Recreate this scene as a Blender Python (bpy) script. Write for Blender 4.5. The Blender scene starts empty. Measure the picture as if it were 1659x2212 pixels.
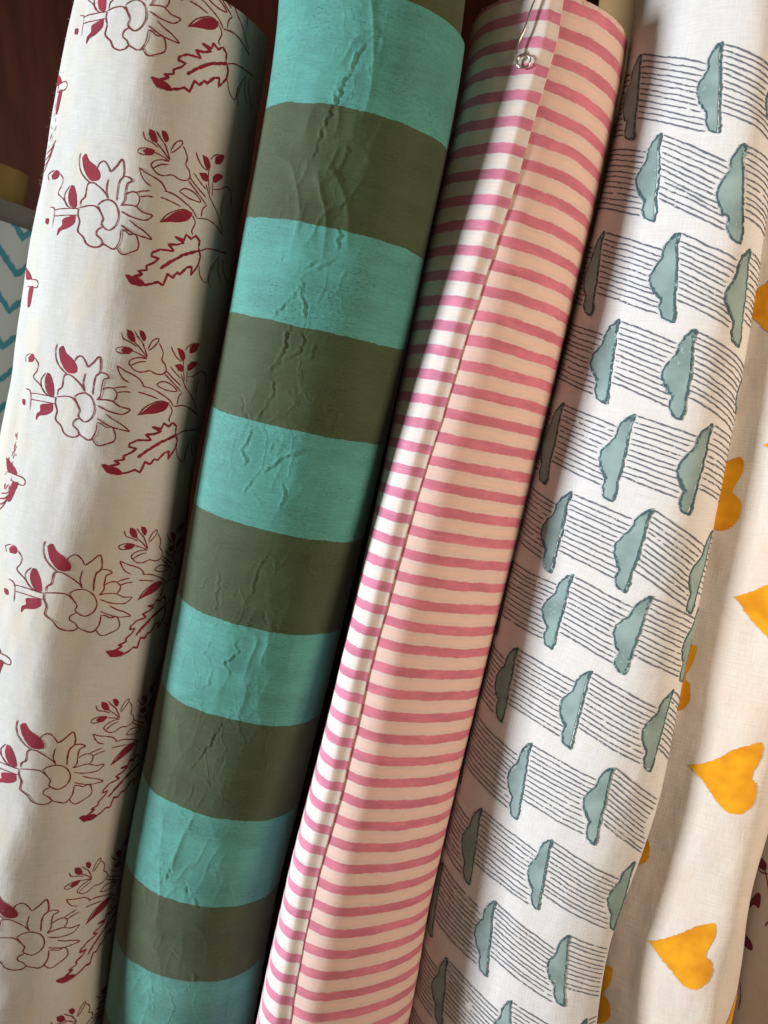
# Rolls of block-printed cotton leaning side by side in a dark wooden cupboard
import bpy, math, random
import numpy as np
from mathutils import Vector
from mathutils.geometry import delaunay_2d_cdt

scene = bpy.context.scene
R = math.radians
random.seed(7)

# ------------------------------------------------------------------ camera
cam_data = bpy.data.cameras.new('camera')
cam_data.sensor_fit = 'VERTICAL'
cam_data.sensor_height = 36.0
cam_data.lens = 36.0 * 1640.0 / 2212.0
cam_data.clip_start = 0.01
cam_data.clip_end = 50.0
cam_data.dof.use_dof = True
cam_data.dof.focus_distance = 0.355
cam_data.dof.aperture_fstop = 9.5
camera = bpy.data.objects.new('camera', cam_data)
scene.collection.objects.link(camera)
camera.location = (0, 0, 0.50)
camera.rotation_euler = (R(90 - 15), 0, 0)
scene.camera = camera

# ------------------------------------------------------------------ light
world = bpy.data.worlds.new('World'); scene.world = world; world.use_nodes = True
bg = world.node_tree.nodes['Background']
bg.inputs['Color'].default_value = (0.98, 0.84, 0.60, 1)
bg.inputs['Strength'].default_value = 0.086

def area_light(name, loc, target, size, size_y, power, color):
    d = bpy.data.lights.new(name, 'AREA'); d.shape = 'RECTANGLE'
    d.size = size; d.size_y = size_y; d.energy = power; d.color = color
    o = bpy.data.objects.new(name, d); scene.collection.objects.link(o)
    o.location = loc
    o.rotation_euler = (Vector(target) - Vector(loc)).to_track_quat('-Z', 'Y').to_euler()
    return o
# the window far to the left, almost in the plane of the rolls
KEY_PHI, KEY_EL, KEY_R = R(77), R(9), 2.6
key_target = Vector((0.0, 0.38, 0.38))
key_loc = key_target + Vector((-math.sin(KEY_PHI) * math.cos(KEY_EL), -math.cos(KEY_PHI) * math.cos(KEY_EL), math.sin(KEY_EL))) * KEY_R
area_light('window_light', key_loc, key_target, 0.42, 0.50, 120.0, (0.90, 0.955, 1.0))
# added warm fill on the right, in place of light bounced between the rolls
area_light('bounce_fill', (0.58, -0.12, 0.52), (0.12, 0.4, 0.4), 0.28, 0.28, 4.3, (1.0, 0.78, 0.58))

scene.view_settings.view_transform = 'Standard'
scene.view_settings.look = 'None'
scene.view_settings.exposure = 0.0
scene.view_settings.gamma = 1.0
scene.view_settings.use_curve_mapping = False
scene.cycles.max_bounces = 6

# ------------------------------------------------------------------ cloth geometry
def smooth_noise(x, y, seed=0):
    """value noise on a lattice, smooth, range about -1..1 (x, y are arrays)"""
    def h(i, j):
        n = (i * 374761393 + j * 668265263 + seed * 2147483647) & 0xffffffff
        n = ((n ^ (n >> 13)) * 1274126177) & 0xffffffff
        return ((n ^ (n >> 16)) & 0xffff) / 32767.5 - 1.0
    xi = np.floor(x).astype(np.int64); yi = np.floor(y).astype(np.int64)
    fx = x - xi; fy = y - yi
    fx = fx * fx * (3 - 2 * fx); fy = fy * fy * (3 - 2 * fy)
    return ((h(xi, yi) * (1 - fx) + h(xi + 1, yi) * fx) * (1 - fy)
            + (h(xi, yi + 1) * (1 - fx) + h(xi + 1, yi + 1) * fx) * fy)

def spline_matrix(k, n, closed):
    """Catmull-Rom basis: n samples along k control points"""
    m = np.zeros((n, k)); segs = k if closed else k - 1
    q = np.linspace(0, segs, n)
    for r, v in enumerate(q):
        i = min(int(v), segs - 1); f = v - i
        w = (-.5*f+f*f-.5*f**3, 1-2.5*f*f+1.5*f**3, .5*f+2*f*f-1.5*f**3, -.5*f*f+.5*f**3)
        for o, ww in zip((-1, 0, 1, 2), w):
            j = i + o
            if closed: m[r, j % k] += ww
            elif j < 0: m[r, 0] += 2 * ww; m[r, 1] -= ww
            elif j >= k: m[r, k-1] += 2 * ww; m[r, k-2] -= ww
            else: m[r, j] += ww
    return m

class Surface:
    """cloth wound round a leaning spine; cloth coordinates s (round, metres) and t (down the roll, metres)"""
    def __init__(self, spine, sections, closed=True, nu=260, nt=420, disp=None, dense=None, t_range=None):
        sp = np.array(spine, float)
        pos = sp[:, :3]
        tt = np.concatenate([[0], np.cumsum(np.linalg.norm(np.diff(pos, axis=0), axis=1))])
        M = spline_matrix(len(sp), 400, False)
        dn = M @ sp; td = M @ tt
        t0, t1 = (t_range or 0.0), tt[-1]
        self.t = np.linspace(t0, t1, nt)
        col = np.array([np.interp(self.t, td, dn[:, k]) for k in range(5)]).T
        C, a, b = col[:, :3], col[:, 3], col[:, 4]
        T = np.gradient(C, axis=0)
        T /= np.linalg.norm(T, axis=1)[:, None]
        ey = np.array([0, -1.0, 0])[None] - T * (T @ np.array([0, -1.0, 0]))[:, None]
        ey /= np.linalg.norm(ey, axis=1)[:, None]
        ex = np.cross(T, ey); ex *= np.sign(ex[:, :1])
        st = [q[0] for q in sections]; secs = np.array([q[1] for q in sections], float)
        k = secs.shape[1]
        B = spline_matrix(k, 900, closed)
        idx = np.interp(self.t / tt[-1], st, np.arange(len(st)))
        i0 = np.clip(idx.astype(int), 0, len(st) - 1); i1 = np.minimum(i0 + 1, len(st) - 1); w = (idx - i0)
        w = w * w * (3 - 2 * w)
        ctrl = secs[i0] * (1 - w)[:, None, None] + secs[i1] * w[:, None, None]
        P2 = np.einsum('nk,tkc->tnc', B, ctrl)
        P2[:, :, 0] *= a[:, None]; P2[:, :, 1] *= b[:, None]
        L = np.concatenate([np.zeros((nt, 1)), np.cumsum(np.linalg.norm(np.diff(P2, axis=1), axis=2), axis=1)], axis=1)
        self.perim = float(L[:, -1].mean())
        if dense:
            lo, hi, fr = dense
            n1 = int(nu * fr); nb = nu - n1; na = max(4, int(nb * lo / (lo + 1 - hi))); nc = nb - na
            self.u = np.concatenate([np.linspace(0, lo, na, endpoint=False), np.linspace(lo, hi, n1, endpoint=False), np.linspace(hi, 1, nc)])
        else:
            self.u = np.linspace(0, 1, nu)
        X = np.empty((nt, len(self.u))); Y = np.empty_like(X)
        for j in range(nt):
            q = L[j] / L[j, -1]
            X[j] = np.interp(self.u, q, P2[j, :, 0]); Y[j] = np.interp(self.u, q, P2[j, :, 1])
        self.P = C[:, None] + ex[:, None] * X[..., None] + ey[:, None] * Y[..., None]
        self.closed = closed; self.C = C; self.ex = ex; self.ey = ey; self.X = X; self.Y = Y
        self.normals()
        if disp is not None:
            S, TT = np.meshgrid(self.u * self.perim, self.t)
            self.P = self.P + self.N * disp(S, TT)[..., None]
            if closed: self.P[:, -1] = self.P[:, 0]
            self.normals()
    def normals(self):
        du = np.gradient(self.P, axis=1); dt = np.gradient(self.P, axis=0)
        if self.closed:
            e = self.P[:, 1] - self.P[:, -2]; du[:, 0] = e; du[:, -1] = e
        n = np.cross(dt, du)
        n /= np.linalg.norm(n, axis=2)[..., None] + 1e-12
        out = self.P - self.C[:, None]
        if (n * out).sum() < 0: n = -n
        self.N = n
    def at(self, s, t, off=0.0):
        s = np.asarray(s, float); t = np.asarray(t, float)
        ui = np.interp(s / self.perim, self.u, np.arange(len(self.u)))
        ti = np.interp(t, self.t, np.arange(len(self.t)))
        i = np.minimum(ui.astype(int), len(self.u) - 2); j = np.minimum(ti.astype(int), len(self.t) - 2)
        fu = (ui - i)[:, None]; ft = (ti - j)[:, None]
        def mix(A):
            return (A[j, i] * (1 - fu) + A[j, i+1] * fu) * (1 - ft) + (A[j+1, i] * (1 - fu) + A[j+1, i+1] * fu) * ft
        n = mix(self.N); n /= np.linalg.norm(n, axis=1)[:, None]
        return mix(self.P) + n * off, n

# section outlines (across, towards the viewer), from the back over the left side to the front and the right side
def circ(k=12,ph=0): # from back, to left, to front, to right
    return [(-math.sin(2*math.pi*i/k), -math.cos(2*math.pi*i/k)) for i in range(k)]
FLORAL=[(0,-1),(-.6,-.85),(-.93,-.45),(-.98,-.05),(-.88,.26),(-.63,.54),(-.33,.77),(-.03,.925),(.22,.97),(.53,.86),(.82,.55),(.99,.08),(.87,-.5),(.5,-.87)]
TEAL=[(0,-1),(-.6,-.85),(-.95,-.4),(-.99,.12),(-.8,.58),(-.5,.84),(-.15,.97),(.2,.98),(.58,.84),(.88,.5),(1.0,0),(.85,-.55),(.5,-.87)]
BLUE_T=[(.1,-1),(-.55,-.88),(-.9,-.5),(-.99,-.1),(-.87,.25),(-.58,.53),(-.24,.75),(.08,.91),(.36,.95),(.66,.80),(.91,.45),(1.0,.0),(.9,-.45)]
BLUE_B=[(.1,-1),(-.55,-.88),(-.9,-.5),(-.98,-.15),(-.88,.12),(-.64,.36),(-.32,.59),(.02,.79),(.36,.93),(.64,.99),(.86,.99),(1.0,.97),(1.10,.94)]
PINK_T=[(0,-1),(-.5,-.87),(-.85,-.5),(-.99,-.05),(-.94,.36),(-.78,.66),(-.5,.87),(-.12,1.0),(.25,.90),(.57,.70),(.85,.40),(1,.0),(.87,-.5),(.5,-.87)]
PINK_B=[(0,-1),(-.55,-.85),(-.9,-.45),(-.99,0),(-1.0,.38),(-.92,.66),(-.66,.85),(-.36,.95),(.05,.82),(.45,.60),(.82,.30),(1,-.05),(.87,-.5),(.5,-.87)]
HEART=[(0,-1),(-.6,-.85),(-.95,-.4),(-.99,.05),(-.85,.36),(-.5,.6),(-.1,.82),(.25,.98),(.5,.97),(.75,.72),(.97,.25),(.9,-.45),(.5,-.87)]
BLOCK_SECTIONS = [(0, BLUE_T), (.30, BLUE_T), (.68, BLUE_B), (1, BLUE_B)]
HEART_SECTIONS = [(0, HEART)]
HEM_H, HEM_W = (2.8, 3.8), 11.0
TUBE_BASE = (0.095, 0.42, 0.012)
TUBE_TOP = (0.146, 0.520, 0.700)
INNER_T = [(x * .88, y * .88) for x, y in BLUE_T]
INNER_B = [(.1, -.9), (-.5, -.78), (-.8, -.45), (-.86, -.15), (-.76, .06), (-.55, .26), (-.25, .46), (.02, .60), (.26, .66), (.46, .58), (.62, .38), (.68, 0), (.6, -.45)]
PINK_SECTIONS = [(0, PINK_T), (.15, PINK_T), (.5, PINK_B), (1, PINK_B)]
# spines: x, y, z, half width, half depth (metres), top to bottom
SPINES = {
    'floral': [(-0.1019, 0.4268, 0.6476, 0.0471, 0.0447), (-0.1153, 0.4208, 0.5943, 0.0504, 0.0479), (-0.1368, 0.4093, 0.4938, 0.0513, 0.0487), (-0.1604, 0.3980, 0.3934, 0.0530, 0.0504), (-0.1839, 0.3866, 0.2929, 0.0547, 0.0520), (-0.2071, 0.3752, 0.1924, 0.0578, 0.0549), (-0.2257, 0.3661, 0.1120, 0.0611, 0.0580), (-0.2502, 0.3540, 0.0060, 0.0611, 0.0580)],
    'teal': [(-0.0032, 0.3971, 0.6581, 0.0433, 0.0347), (-0.0091, 0.3932, 0.6017, 0.0433, 0.0347), (-0.0304, 0.3862, 0.5000, 0.0443, 0.0354), (-0.0527, 0.3791, 0.3984, 0.0445, 0.0356), (-0.0767, 0.3721, 0.2968, 0.0441, 0.0353), (-0.1019, 0.3650, 0.1951, 0.0439, 0.0351), (-0.1178, 0.3594, 0.1138, 0.0434, 0.0347), (-0.1389, 0.3519, 0.0060, 0.0434, 0.0347)],
    'pink': [(0.0818, 0.4168, 0.6409, 0.0377, 0.0377), (0.0754, 0.4101, 0.5972, 0.0381, 0.0381), (0.0544, 0.3949, 0.4977, 0.0389, 0.0389), (0.0342, 0.3796, 0.3983, 0.0380, 0.0380), (0.0115, 0.3644, 0.2988, 0.0378, 0.0378), (-0.0117, 0.3491, 0.1994, 0.0395, 0.0395), (-0.0274, 0.3369, 0.1198, 0.0414, 0.0414), (-0.0499, 0.3194, 0.0060, 0.0414, 0.0414)],
    'block': [(0.1570, 0.4101, 0.7110, 0.0339, 0.0339), (0.1498, 0.3976, 0.6005, 0.0349, 0.0349), (0.1368, 0.3862, 0.5000, 0.0408, 0.0408), (0.1181, 0.3748, 0.3996, 0.0448, 0.0448), (0.0951, 0.3634, 0.2991, 0.0438, 0.0438), (0.0705, 0.3520, 0.1986, 0.0404, 0.0404), (0.0578, 0.3429, 0.1182, 0.0431, 0.0431), (0.0400, 0.3301, 0.0060, 0.0431, 0.0431)],
    'heart': [(0.1984, 0.4035, 0.7232, 0.0364, 0.0309), (0.1930, 0.3898, 0.6026, 0.0381, 0.0324), (0.1886, 0.3784, 0.5021, 0.0396, 0.0336), (0.1819, 0.3670, 0.4017, 0.0404, 0.0343), (0.1685, 0.3557, 0.3012, 0.0399, 0.0339), (0.1542, 0.3443, 0.2007, 0.0393, 0.0334), (0.1468, 0.3352, 0.1203, 0.0408, 0.0347), (0.1361, 0.3222, 0.0060, 0.0408, 0.0347)],
    'leaf': [(0.2748, 0.4090, 0.7010, 0.0351, 0.0316), (0.2696, 0.3976, 0.6005, 0.0362, 0.0326), (0.2644, 0.3862, 0.5000, 0.0374, 0.0337), (0.2591, 0.3748, 0.3996, 0.0386, 0.0347), (0.2537, 0.3634, 0.2991, 0.0396, 0.0357), (0.2472, 0.3520, 0.1986, 0.0408, 0.0367), (0.2416, 0.3429, 0.1182, 0.0414, 0.0373), (0.2337, 0.3301, 0.0060, 0.0414, 0.0373)],
    'chevron': [(-0.2346, 0.4784, 0.5499, 0.0375, 0.0337), (-0.2541, 0.4702, 0.4775, 0.0386, 0.0347), (-0.2799, 0.4588, 0.3771, 0.0400, 0.0360), (-0.3048, 0.4474, 0.2766, 0.0413, 0.0372), (-0.3297, 0.4360, 0.1761, 0.0425, 0.0383), (-0.3495, 0.4269, 0.0957, 0.0435, 0.0392), (-0.3717, 0.4167, 0.0060, 0.0435, 0.0392)],
}
# print drawings, millimetres on the cloth
FLORAL_ART = [
    ('printed_flower', 'line', 0.5, [(-7.6,-3.5),(-5.2,-5.5),(-1.4,-6.6),(2.6,-5.3),(4.9,-2.5),(5.8,0.9),(4.5,4.5),(1.4,6.7),(-1.8,5.9),(-3.5,4.4),(-3.1,2.1),(-5.0,-0.4),(-7.6,-3.5)]),
    ('printed_flower', 'line', 0.5, [(-19.5,-1.1),(-14.4,-2.5),(-9.9,-3.0),(-7.3,-2.1),(-4.4,0.2)]),
    ('printed_flower', 'line', 0.55, [(-19.5,-1.1),(-19.2,1.9),(-17.2,5.2),(-17.2,9.3),(-12.9,11.7),(-10.2,14.4),(-6.1,15.4),(-2.6,14.7),(-0.7,13.0)]),
    ('printed_flower', 'line', 0.5, [(-2.7,5.7),(-5.1,7.4),(-5.3,9.6),(-2.4,11.2),(-0.7,13.0),(2.5,14.1),(5.3,14.6),(7.2,13.1),(8.5,9.8),(8.4,5.1)]),
    ('printed_flower', 'line', 0.5, [(8.4,5.3),(10.7,5.7),(13.1,6.7),(15.9,6.1),(18.0,9.4),(17.8,12.4),(14.5,14.5),(11.1,16.1),(8.7,15.0),(7.2,12.9)]),
    ('printed_flower', 'line', 0.5, [(-18.8,-2.0),(-18.7,-4.6),(-16.6,-6.8),(-16.3,-12.0),(-12.8,-13.1),(-8.5,-11.7),(-4.2,-9.3),(-1.9,-6.9)]),
    ('printed_flower', 'line', 0.5, [(-11.4,-19.5),(-9.9,-22.0),(-7.3,-23.0),(-4.6,-21.2),(-2.6,-18.5)]),
    ('printed_flower', 'line', 0.5, [(-2.1,-7.2),(-3.7,-10.9),(-3.4,-16.0)]),
    ('printed_flower', 'line', 0.55, [(-2.6,-18.5),(0.3,-21.4),(3.3,-24.7),(4.9,-21.3),(5.0,-17.7),(3.1,-15.2),(2.8,-10.8),(3.2,-6.5)]),
    ('printed_flower', 'line', 0.5, [(5.0,-17.7),(8.0,-17.7),(10.3,-16.4),(7.9,-14.8),(7.5,-11.1),(7.7,-7.5),(6.2,-4.9)]),
    ('printed_flower', 'line', 0.5, [(7.7,-10.0),(9.8,-11.4),(12.7,-11.9),(15.2,-10.2),(15.3,-7.7),(14.1,-5.8)]),
    ('printed_flower', 'line', 0.5, [(5.8,-4.8),(9.4,-5.7),(13.8,-5.9),(17.7,-4.2),(22.4,-3.8),(21.1,-1.9),(19.1,-0.8),(16.2,-0.7),(11.7,-1.1),(6.6,-2.6)]),
    ('printed_flower', 'line', 0.5, [(11.6,0.4),(15.2,2.2),(19.9,3.9),(23.9,6.4),(20.4,6.4),(15.9,6.1),(11.3,4.8),(7.8,3.5)]),
    ('printed_stem', 'line', 0.5, [(13.4,-12.0),(16.1,-13.1),(19.7,-14.0)]),
    ('printed_stem', 'line', 0.5, [(15.2,-10.2),(18.3,-11.4),(21.7,-11.8)]),
    ('printed_stem', 'line', 0.5, [(26.2,-15.7),(31.1,-15.4),(36.6,-13.7),(41.7,-11.5),(44.7,-8.8)]),
    ('printed_stem', 'line', 0.5, [(24.8,-12.6),(29.3,-12.2),(35.4,-11.2)]),
    ('printed_stem', 'line', 0.5, [(13.0,-22.7),(14.6,-19.8),(16.8,-17.4),(20.1,-15.9)]),
    ('printed_stem', 'line', 0.5, [(13.0,-22.7),(16.9,-21.1),(21.6,-19.9),(24.9,-18.4),(27.4,-15.7)]),
    ('printed_stem', 'line', 0.5, [(41.6,-9.6),(44.3,-6.5),(43.2,-2.6),(44.1,-0.8)]),
    ('printed_stem', 'line', 0.5, [(44.7,-8.8),(51.5,-9.9),(57.9,-8.6),(65.2,-5.9)]),
    ('printed_stem', 'line', 0.5, [(47.1,-9.9),(47.2,-13.7),(49.3,-16.2)]),
    ('printed_stem', 'line', 0.5, [(50.3,4.9),(56.1,2.5),(70.9,1.3)]),
    ('printed_stem', 'line', 0.4, [(-19.9,-0.8),(-26.4,-0.5),(-34.1,0.1),(-39.0,0.7)]),
    ('printed_stem', 'line', 0.4, [(-19.7,2.3),(-27.9,2.8),(-38.0,3.6)]),
    ('printed_bud', 'fill', 0, [(14.9,-39.9),(17.8,-39.1),(19.7,-35.3),(17.4,-35.0),(15.4,-37.1)]),
    ('printed_bud', 'fill', 0, [(20.7,-40.8),(22.8,-40.5),(24.5,-38.1),(23.6,-36.1),(21.4,-38.5)]),
    ('printed_bud', 'fill', 0, [(13.5,-30.0),(15.7,-31.9),(18.9,-31.5),(18.7,-29.9),(15.6,-28.8)]),
    ('printed_blossom', 'line', 0.45, [(12.4,-38.2),(13.8,-35.4),(17.5,-34.4),(20.7,-33.0)]),
    ('printed_blossom', 'line', 0.45, [(18.4,-39.9),(20.2,-37.9),(22.5,-35.9),(24.3,-34.1)]),
    ('printed_blossom', 'line', 0.45, [(11.1,-29.2),(11.9,-30.7),(15.7,-32.1)]),
    ('printed_blossom', 'line', 0.45, [(11.1,-29.2),(13.4,-28.5),(18.4,-29.3)]),
    ('printed_blossom', 'line', 0.45, [(18.9,-35.1),(22.2,-32.9),(26.4,-29.2)]),
    ('printed_blossom', 'line', 0.45, [(22.9,-35.6),(25.1,-32.1),(26.6,-29.2)]),
    ('printed_blossom', 'line', 0.45, [(18.9,-30.8),(22.4,-30.1),(26.5,-28.8)]),
    ('printed_blossom', 'line', 0.5, [(26.1,-33.0),(27.7,-37.0),(30.2,-39.0),(30.9,-37.6),(28.6,-34.3),(26.6,-32.4)]),
    ('printed_blossom', 'line', 0.5, [(31.4,-37.0),(33.0,-35.2),(34.4,-32.5),(34.2,-29.6),(36.3,-27.7),(37.3,-25.0),(35.5,-23.0),(32.2,-22.6),(28.7,-23.4),(25.0,-22.0),(21.9,-22.1),(19.8,-23.5),(18.4,-25.0),(19.6,-27.0),(23.1,-28.5),(26.5,-28.5)]),
    ('printed_blossom', 'line', 0.5, [(19.4,-23.9),(22.7,-26.2),(26.4,-27.3)]),
    ('printed_blossom', 'line', 0.5, [(37.3,-25.0),(42.1,-22.0),(48.0,-19.1)]),
    ('printed_blossom', 'line', 0.5, [(36.8,-23.4),(41.5,-20.5),(48.7,-16.1)]),
    ('printed_blossom', 'line', 0.5, [(33.2,-17.6),(36.2,-19.6),(40.9,-19.2),(45.4,-16.5),(40.7,-15.9),(36.9,-16.4),(33.2,-17.6)]),
    ('printed_bud', 'fill', 0, [(41.7,-36.8),(45.3,-36.3),(47.6,-33.3),(46.0,-31.2),(43.5,-33.4)]),
    ('printed_bud', 'fill', 0, [(49.7,-38.5),(53.1,-40.9),(55.9,-40.9),(54.2,-36.9),(50.4,-35.6)]),
    ('printed_bud', 'fill', 0, [(41.6,-28.6),(45.4,-29.6),(47.3,-28.0),(46.8,-26.1),(44.1,-26.4)]),
    ('printed_bud', 'fill', 0, [(50.0,-29.5),(52.6,-31.8),(56.8,-32.0),(54.6,-29.0),(51.0,-27.0)]),
    ('printed_twig', 'line', 0.45, [(38.0,-36.8),(39.9,-34.2),(42.8,-31.8),(46.1,-30.8)]),
    ('printed_twig', 'line', 0.45, [(46.9,-36.2),(48.5,-38.6),(52.5,-40.8)]),
    ('printed_twig', 'line', 0.45, [(39.0,-27.5),(43.5,-24.5),(47.1,-22.7)]),
    ('printed_twig', 'line', 0.4, [(46.8,-34.7),(47.2,-28.8),(49.6,-21.6)]),
    ('printed_twig', 'line', 0.4, [(50.4,-27.0),(51.4,-21.0)]),
    ('printed_twig', 'line', 0.4, [(46.5,-24.9),(50.7,-19.4),(57.6,-14.0),(63.9,-7.4)]),
    ('printed_twig', 'line', 0.4, [(51.5,11.5),(53.8,16.1),(58.7,18.0),(59.9,11.1),(64.7,3.8)]),
    ('printed_twig', 'line', 0.4, [(61.9,19.9),(60.0,15.9),(61.9,8.6)]),
    ('printed_twig', 'line', 0.4, [(51.2,-24.0),(55.6,-25.3),(61.3,-28.3),(66.1,-25.6),(67.3,-20.2)]),
    ('printed_twig', 'line', 0.4, [(59.8,-24.3),(59.2,-19.6),(60.2,-15.0)]),
    ('printed_twig', 'line', 0.4, [(64.5,5.4),(64.9,11.0),(68.4,15.9)]),
    ('printed_twig', 'line', 0.4, [(67.4,4.5),(69.2,11.0),(75.0,15.4)]),
    ('printed_leaf', 'fill', 0, [(26.9,-1.8),(29.2,-4.4),(33.3,-8.4),(38.2,-10.4),(41.6,-9.6),(40.0,-6.4),(35.9,-4.3),(31.1,-3.1)]),
    ('printed_stem', 'line', 0.5, [(26.5,-1.6),(30.0,-6.6),(36.4,-10.3),(42.0,-10.0)]),
    ('printed_serrated_leaf', 'line', 1.15, [(14.1,24.7),(17.8,25.0),(22.5,22.4)]),
    ('printed_serrated_leaf', 'line', 0.9, [(22.5,22.4),(19.8,21.7),(24.0,20.3),(23.5,18.5),(26.8,16.3),(28.7,14.0),(25.1,13.8),(25.2,12.2),(28.7,9.9),(35.6,9.0)]),
    ('printed_serrated_leaf', 'line', 0.95, [(35.6,9.0),(32.2,6.7),(36.3,5.8),(39.9,4.0),(34.9,2.6),(39.7,2.8),(40.4,0.0),(43.6,1.2),(46.1,-1.0),(48.9,0.7),(48.9,3.8)]),
    ('printed_serrated_leaf', 'line', 1.0, [(48.9,3.8),(51.2,7.6),(50.9,11.5),(46.9,17.2),(46.5,13.3),(43.7,14.3),(40.3,18.4),(38.8,17.8),(36.7,20.7),(34.0,19.8),(32.5,25.3),(29.9,24.3),(27.0,26.0),(22.0,27.8),(17.5,27.6),(14.1,24.7)]),
    ('printed_serrated_leaf', 'line', 1.3, [(30.0,18.4),(34.5,14.0),(40.6,9.2),(49.8,4.9)]),
    ('printed_serrated_leaf', 'fill', 0, [(13.9,24.3),(17.7,24.7),(21.1,24.7),(24.0,26.5),(21.2,27.8),(17.5,27.7)]),
    ('printed_leaf', 'fill', 0, [(-22.8,-23.8),(-20.4,-25.6),(-17.4,-22.8),(-12.7,-20.7),(-9.2,-17.8),(-9.3,-14.8),(-14.1,-13.9),(-18.6,-16.8),(-21.2,-20.0)]),
    ('printed_stem', 'line', 0.45, [(-24.6,-26.0),(-24.8,-22.3),(-23.0,-18.2),(-19.3,-15.2),(-14.9,-13.0)]),
    ('printed_leaf', 'fill', 0, [(-28.4,-11.3),(-25.9,-10.7),(-22.7,-6.4),(-21.3,-1.5),(-25.4,-1.4),(-28.6,-4.6),(-29.4,-8.2)]),
    ('printed_stem', 'line', 0.45, [(-29.6,-11.1),(-32.5,-6.9),(-30.3,-2.8),(-25.2,-0.7),(-19.9,-0.8)]),
    ('printed_leaf', 'fill', 0, [(-20.9,2.2),(-20.4,5.8),(-23.8,8.4),(-29.5,10.3),(-31.4,12.6),(-31.7,9.6),(-29.1,7.6),(-29.3,4.6)]),
    ('printed_bud', 'fill', 0, [(-47.6,-15.6),(-44.2,-18.1),(-41.0,-16.9),(-41.8,-14.5),(-46.0,-13.7)]),
    ('printed_stem', 'line', 0.4, [(-49.2,-13.0),(-50.8,-15.9),(-45.9,-18.1)]),
    ('printed_stem', 'line', 0.4, [(-40.5,-16.6),(-36.7,-14.1),(-37.0,-10.7),(-38.8,-7.3),(-32.9,-4.6),(-27.2,-1.1)]),
    ('printed_bud', 'fill', 0, [(-46.4,4.7),(-43.3,4.9),(-42.8,7.5),(-45.9,6.9)]),
    ('printed_stem', 'line', 0.4, [(-44.3,-0.7),(-40.1,-0.3),(-38.3,2.5),(-37.5,9.2)]),
]
STEM_ART = [
    ('printed_leaf', 'fill', 0, [(-14.8,-7.8),(-5.8,-5.4),(-1.1,-2.5),(-5.1,-1.7),(-10.1,-2.0)]),
    ('printed_stem', 'line', 0.45, [(-10.5,-1.4),(3.9,-1.8),(7.5,-0.1),(5.3,1.9),(-5.9,1.8)]),
    ('printed_leaf', 'fill', 0, [(-2.9,2.0),(1.9,1.5),(1.2,6.6),(-0.2,11.2),(-3.1,11.8),(-4.0,5.4)]),
]
WAVE_ART = [(0.0,0.0),(-0.1,3.1),(0.2,7.0),(1.0,11.6),(1.7,16.3),(2.2,20.3),(2.6,24.3),(3.1,29.0),(3.5,32.4),(4.2,36.5),(4.2,40.7),(2.3,40.2),(0.0,39.1),(-1.8,35.3),(-1.8,32.1),(-1.9,30.7),(-4.0,28.8),(-6.0,25.8),(-7.5,22.7),(-7.7,19.9),(-7.2,17.6),(-6.0,14.8),(-4.7,12.6),(-4.4,10.1),(-4.5,7.4),(-3.4,4.1),(-1.4,1.3)]
HEART_ART = [(0.0,0.0),(7.0,-3.9),(13.6,-9.5),(18.5,-14.5),(23.6,-18.0),(28.3,-20.1),(29.6,-15.1),(28.7,-9.2),(26.7,-2.4),(29.4,0.4),(31.0,5.0),(30.6,11.0),(27.9,15.5),(24.0,17.8),(19.7,17.1),(13.6,12.2),(7.3,6.5),(3.1,2.4)]
LEAF_ART = [[(54.7,499.7),(59.1,498.1),(62.7,499.1),(62.7,502.7),(59.4,504.2),(55.1,504.3)],[(52.7,530.6),(56.0,524.6),(59.4,518.5),(62.0,517.8),(62.9,522.8),(62.0,525.8),(58.7,526.4),(54.6,531.5)],[(52.4,548.1),(58.4,546.8),(61.8,547.8),(62.7,550.7),(60.0,552.7),(56.1,553.5),(52.8,552.6)]]
LEAF_LINES = [[(54.2,505.5),(59.7,505.7),(64.5,503.5)]]
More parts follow.
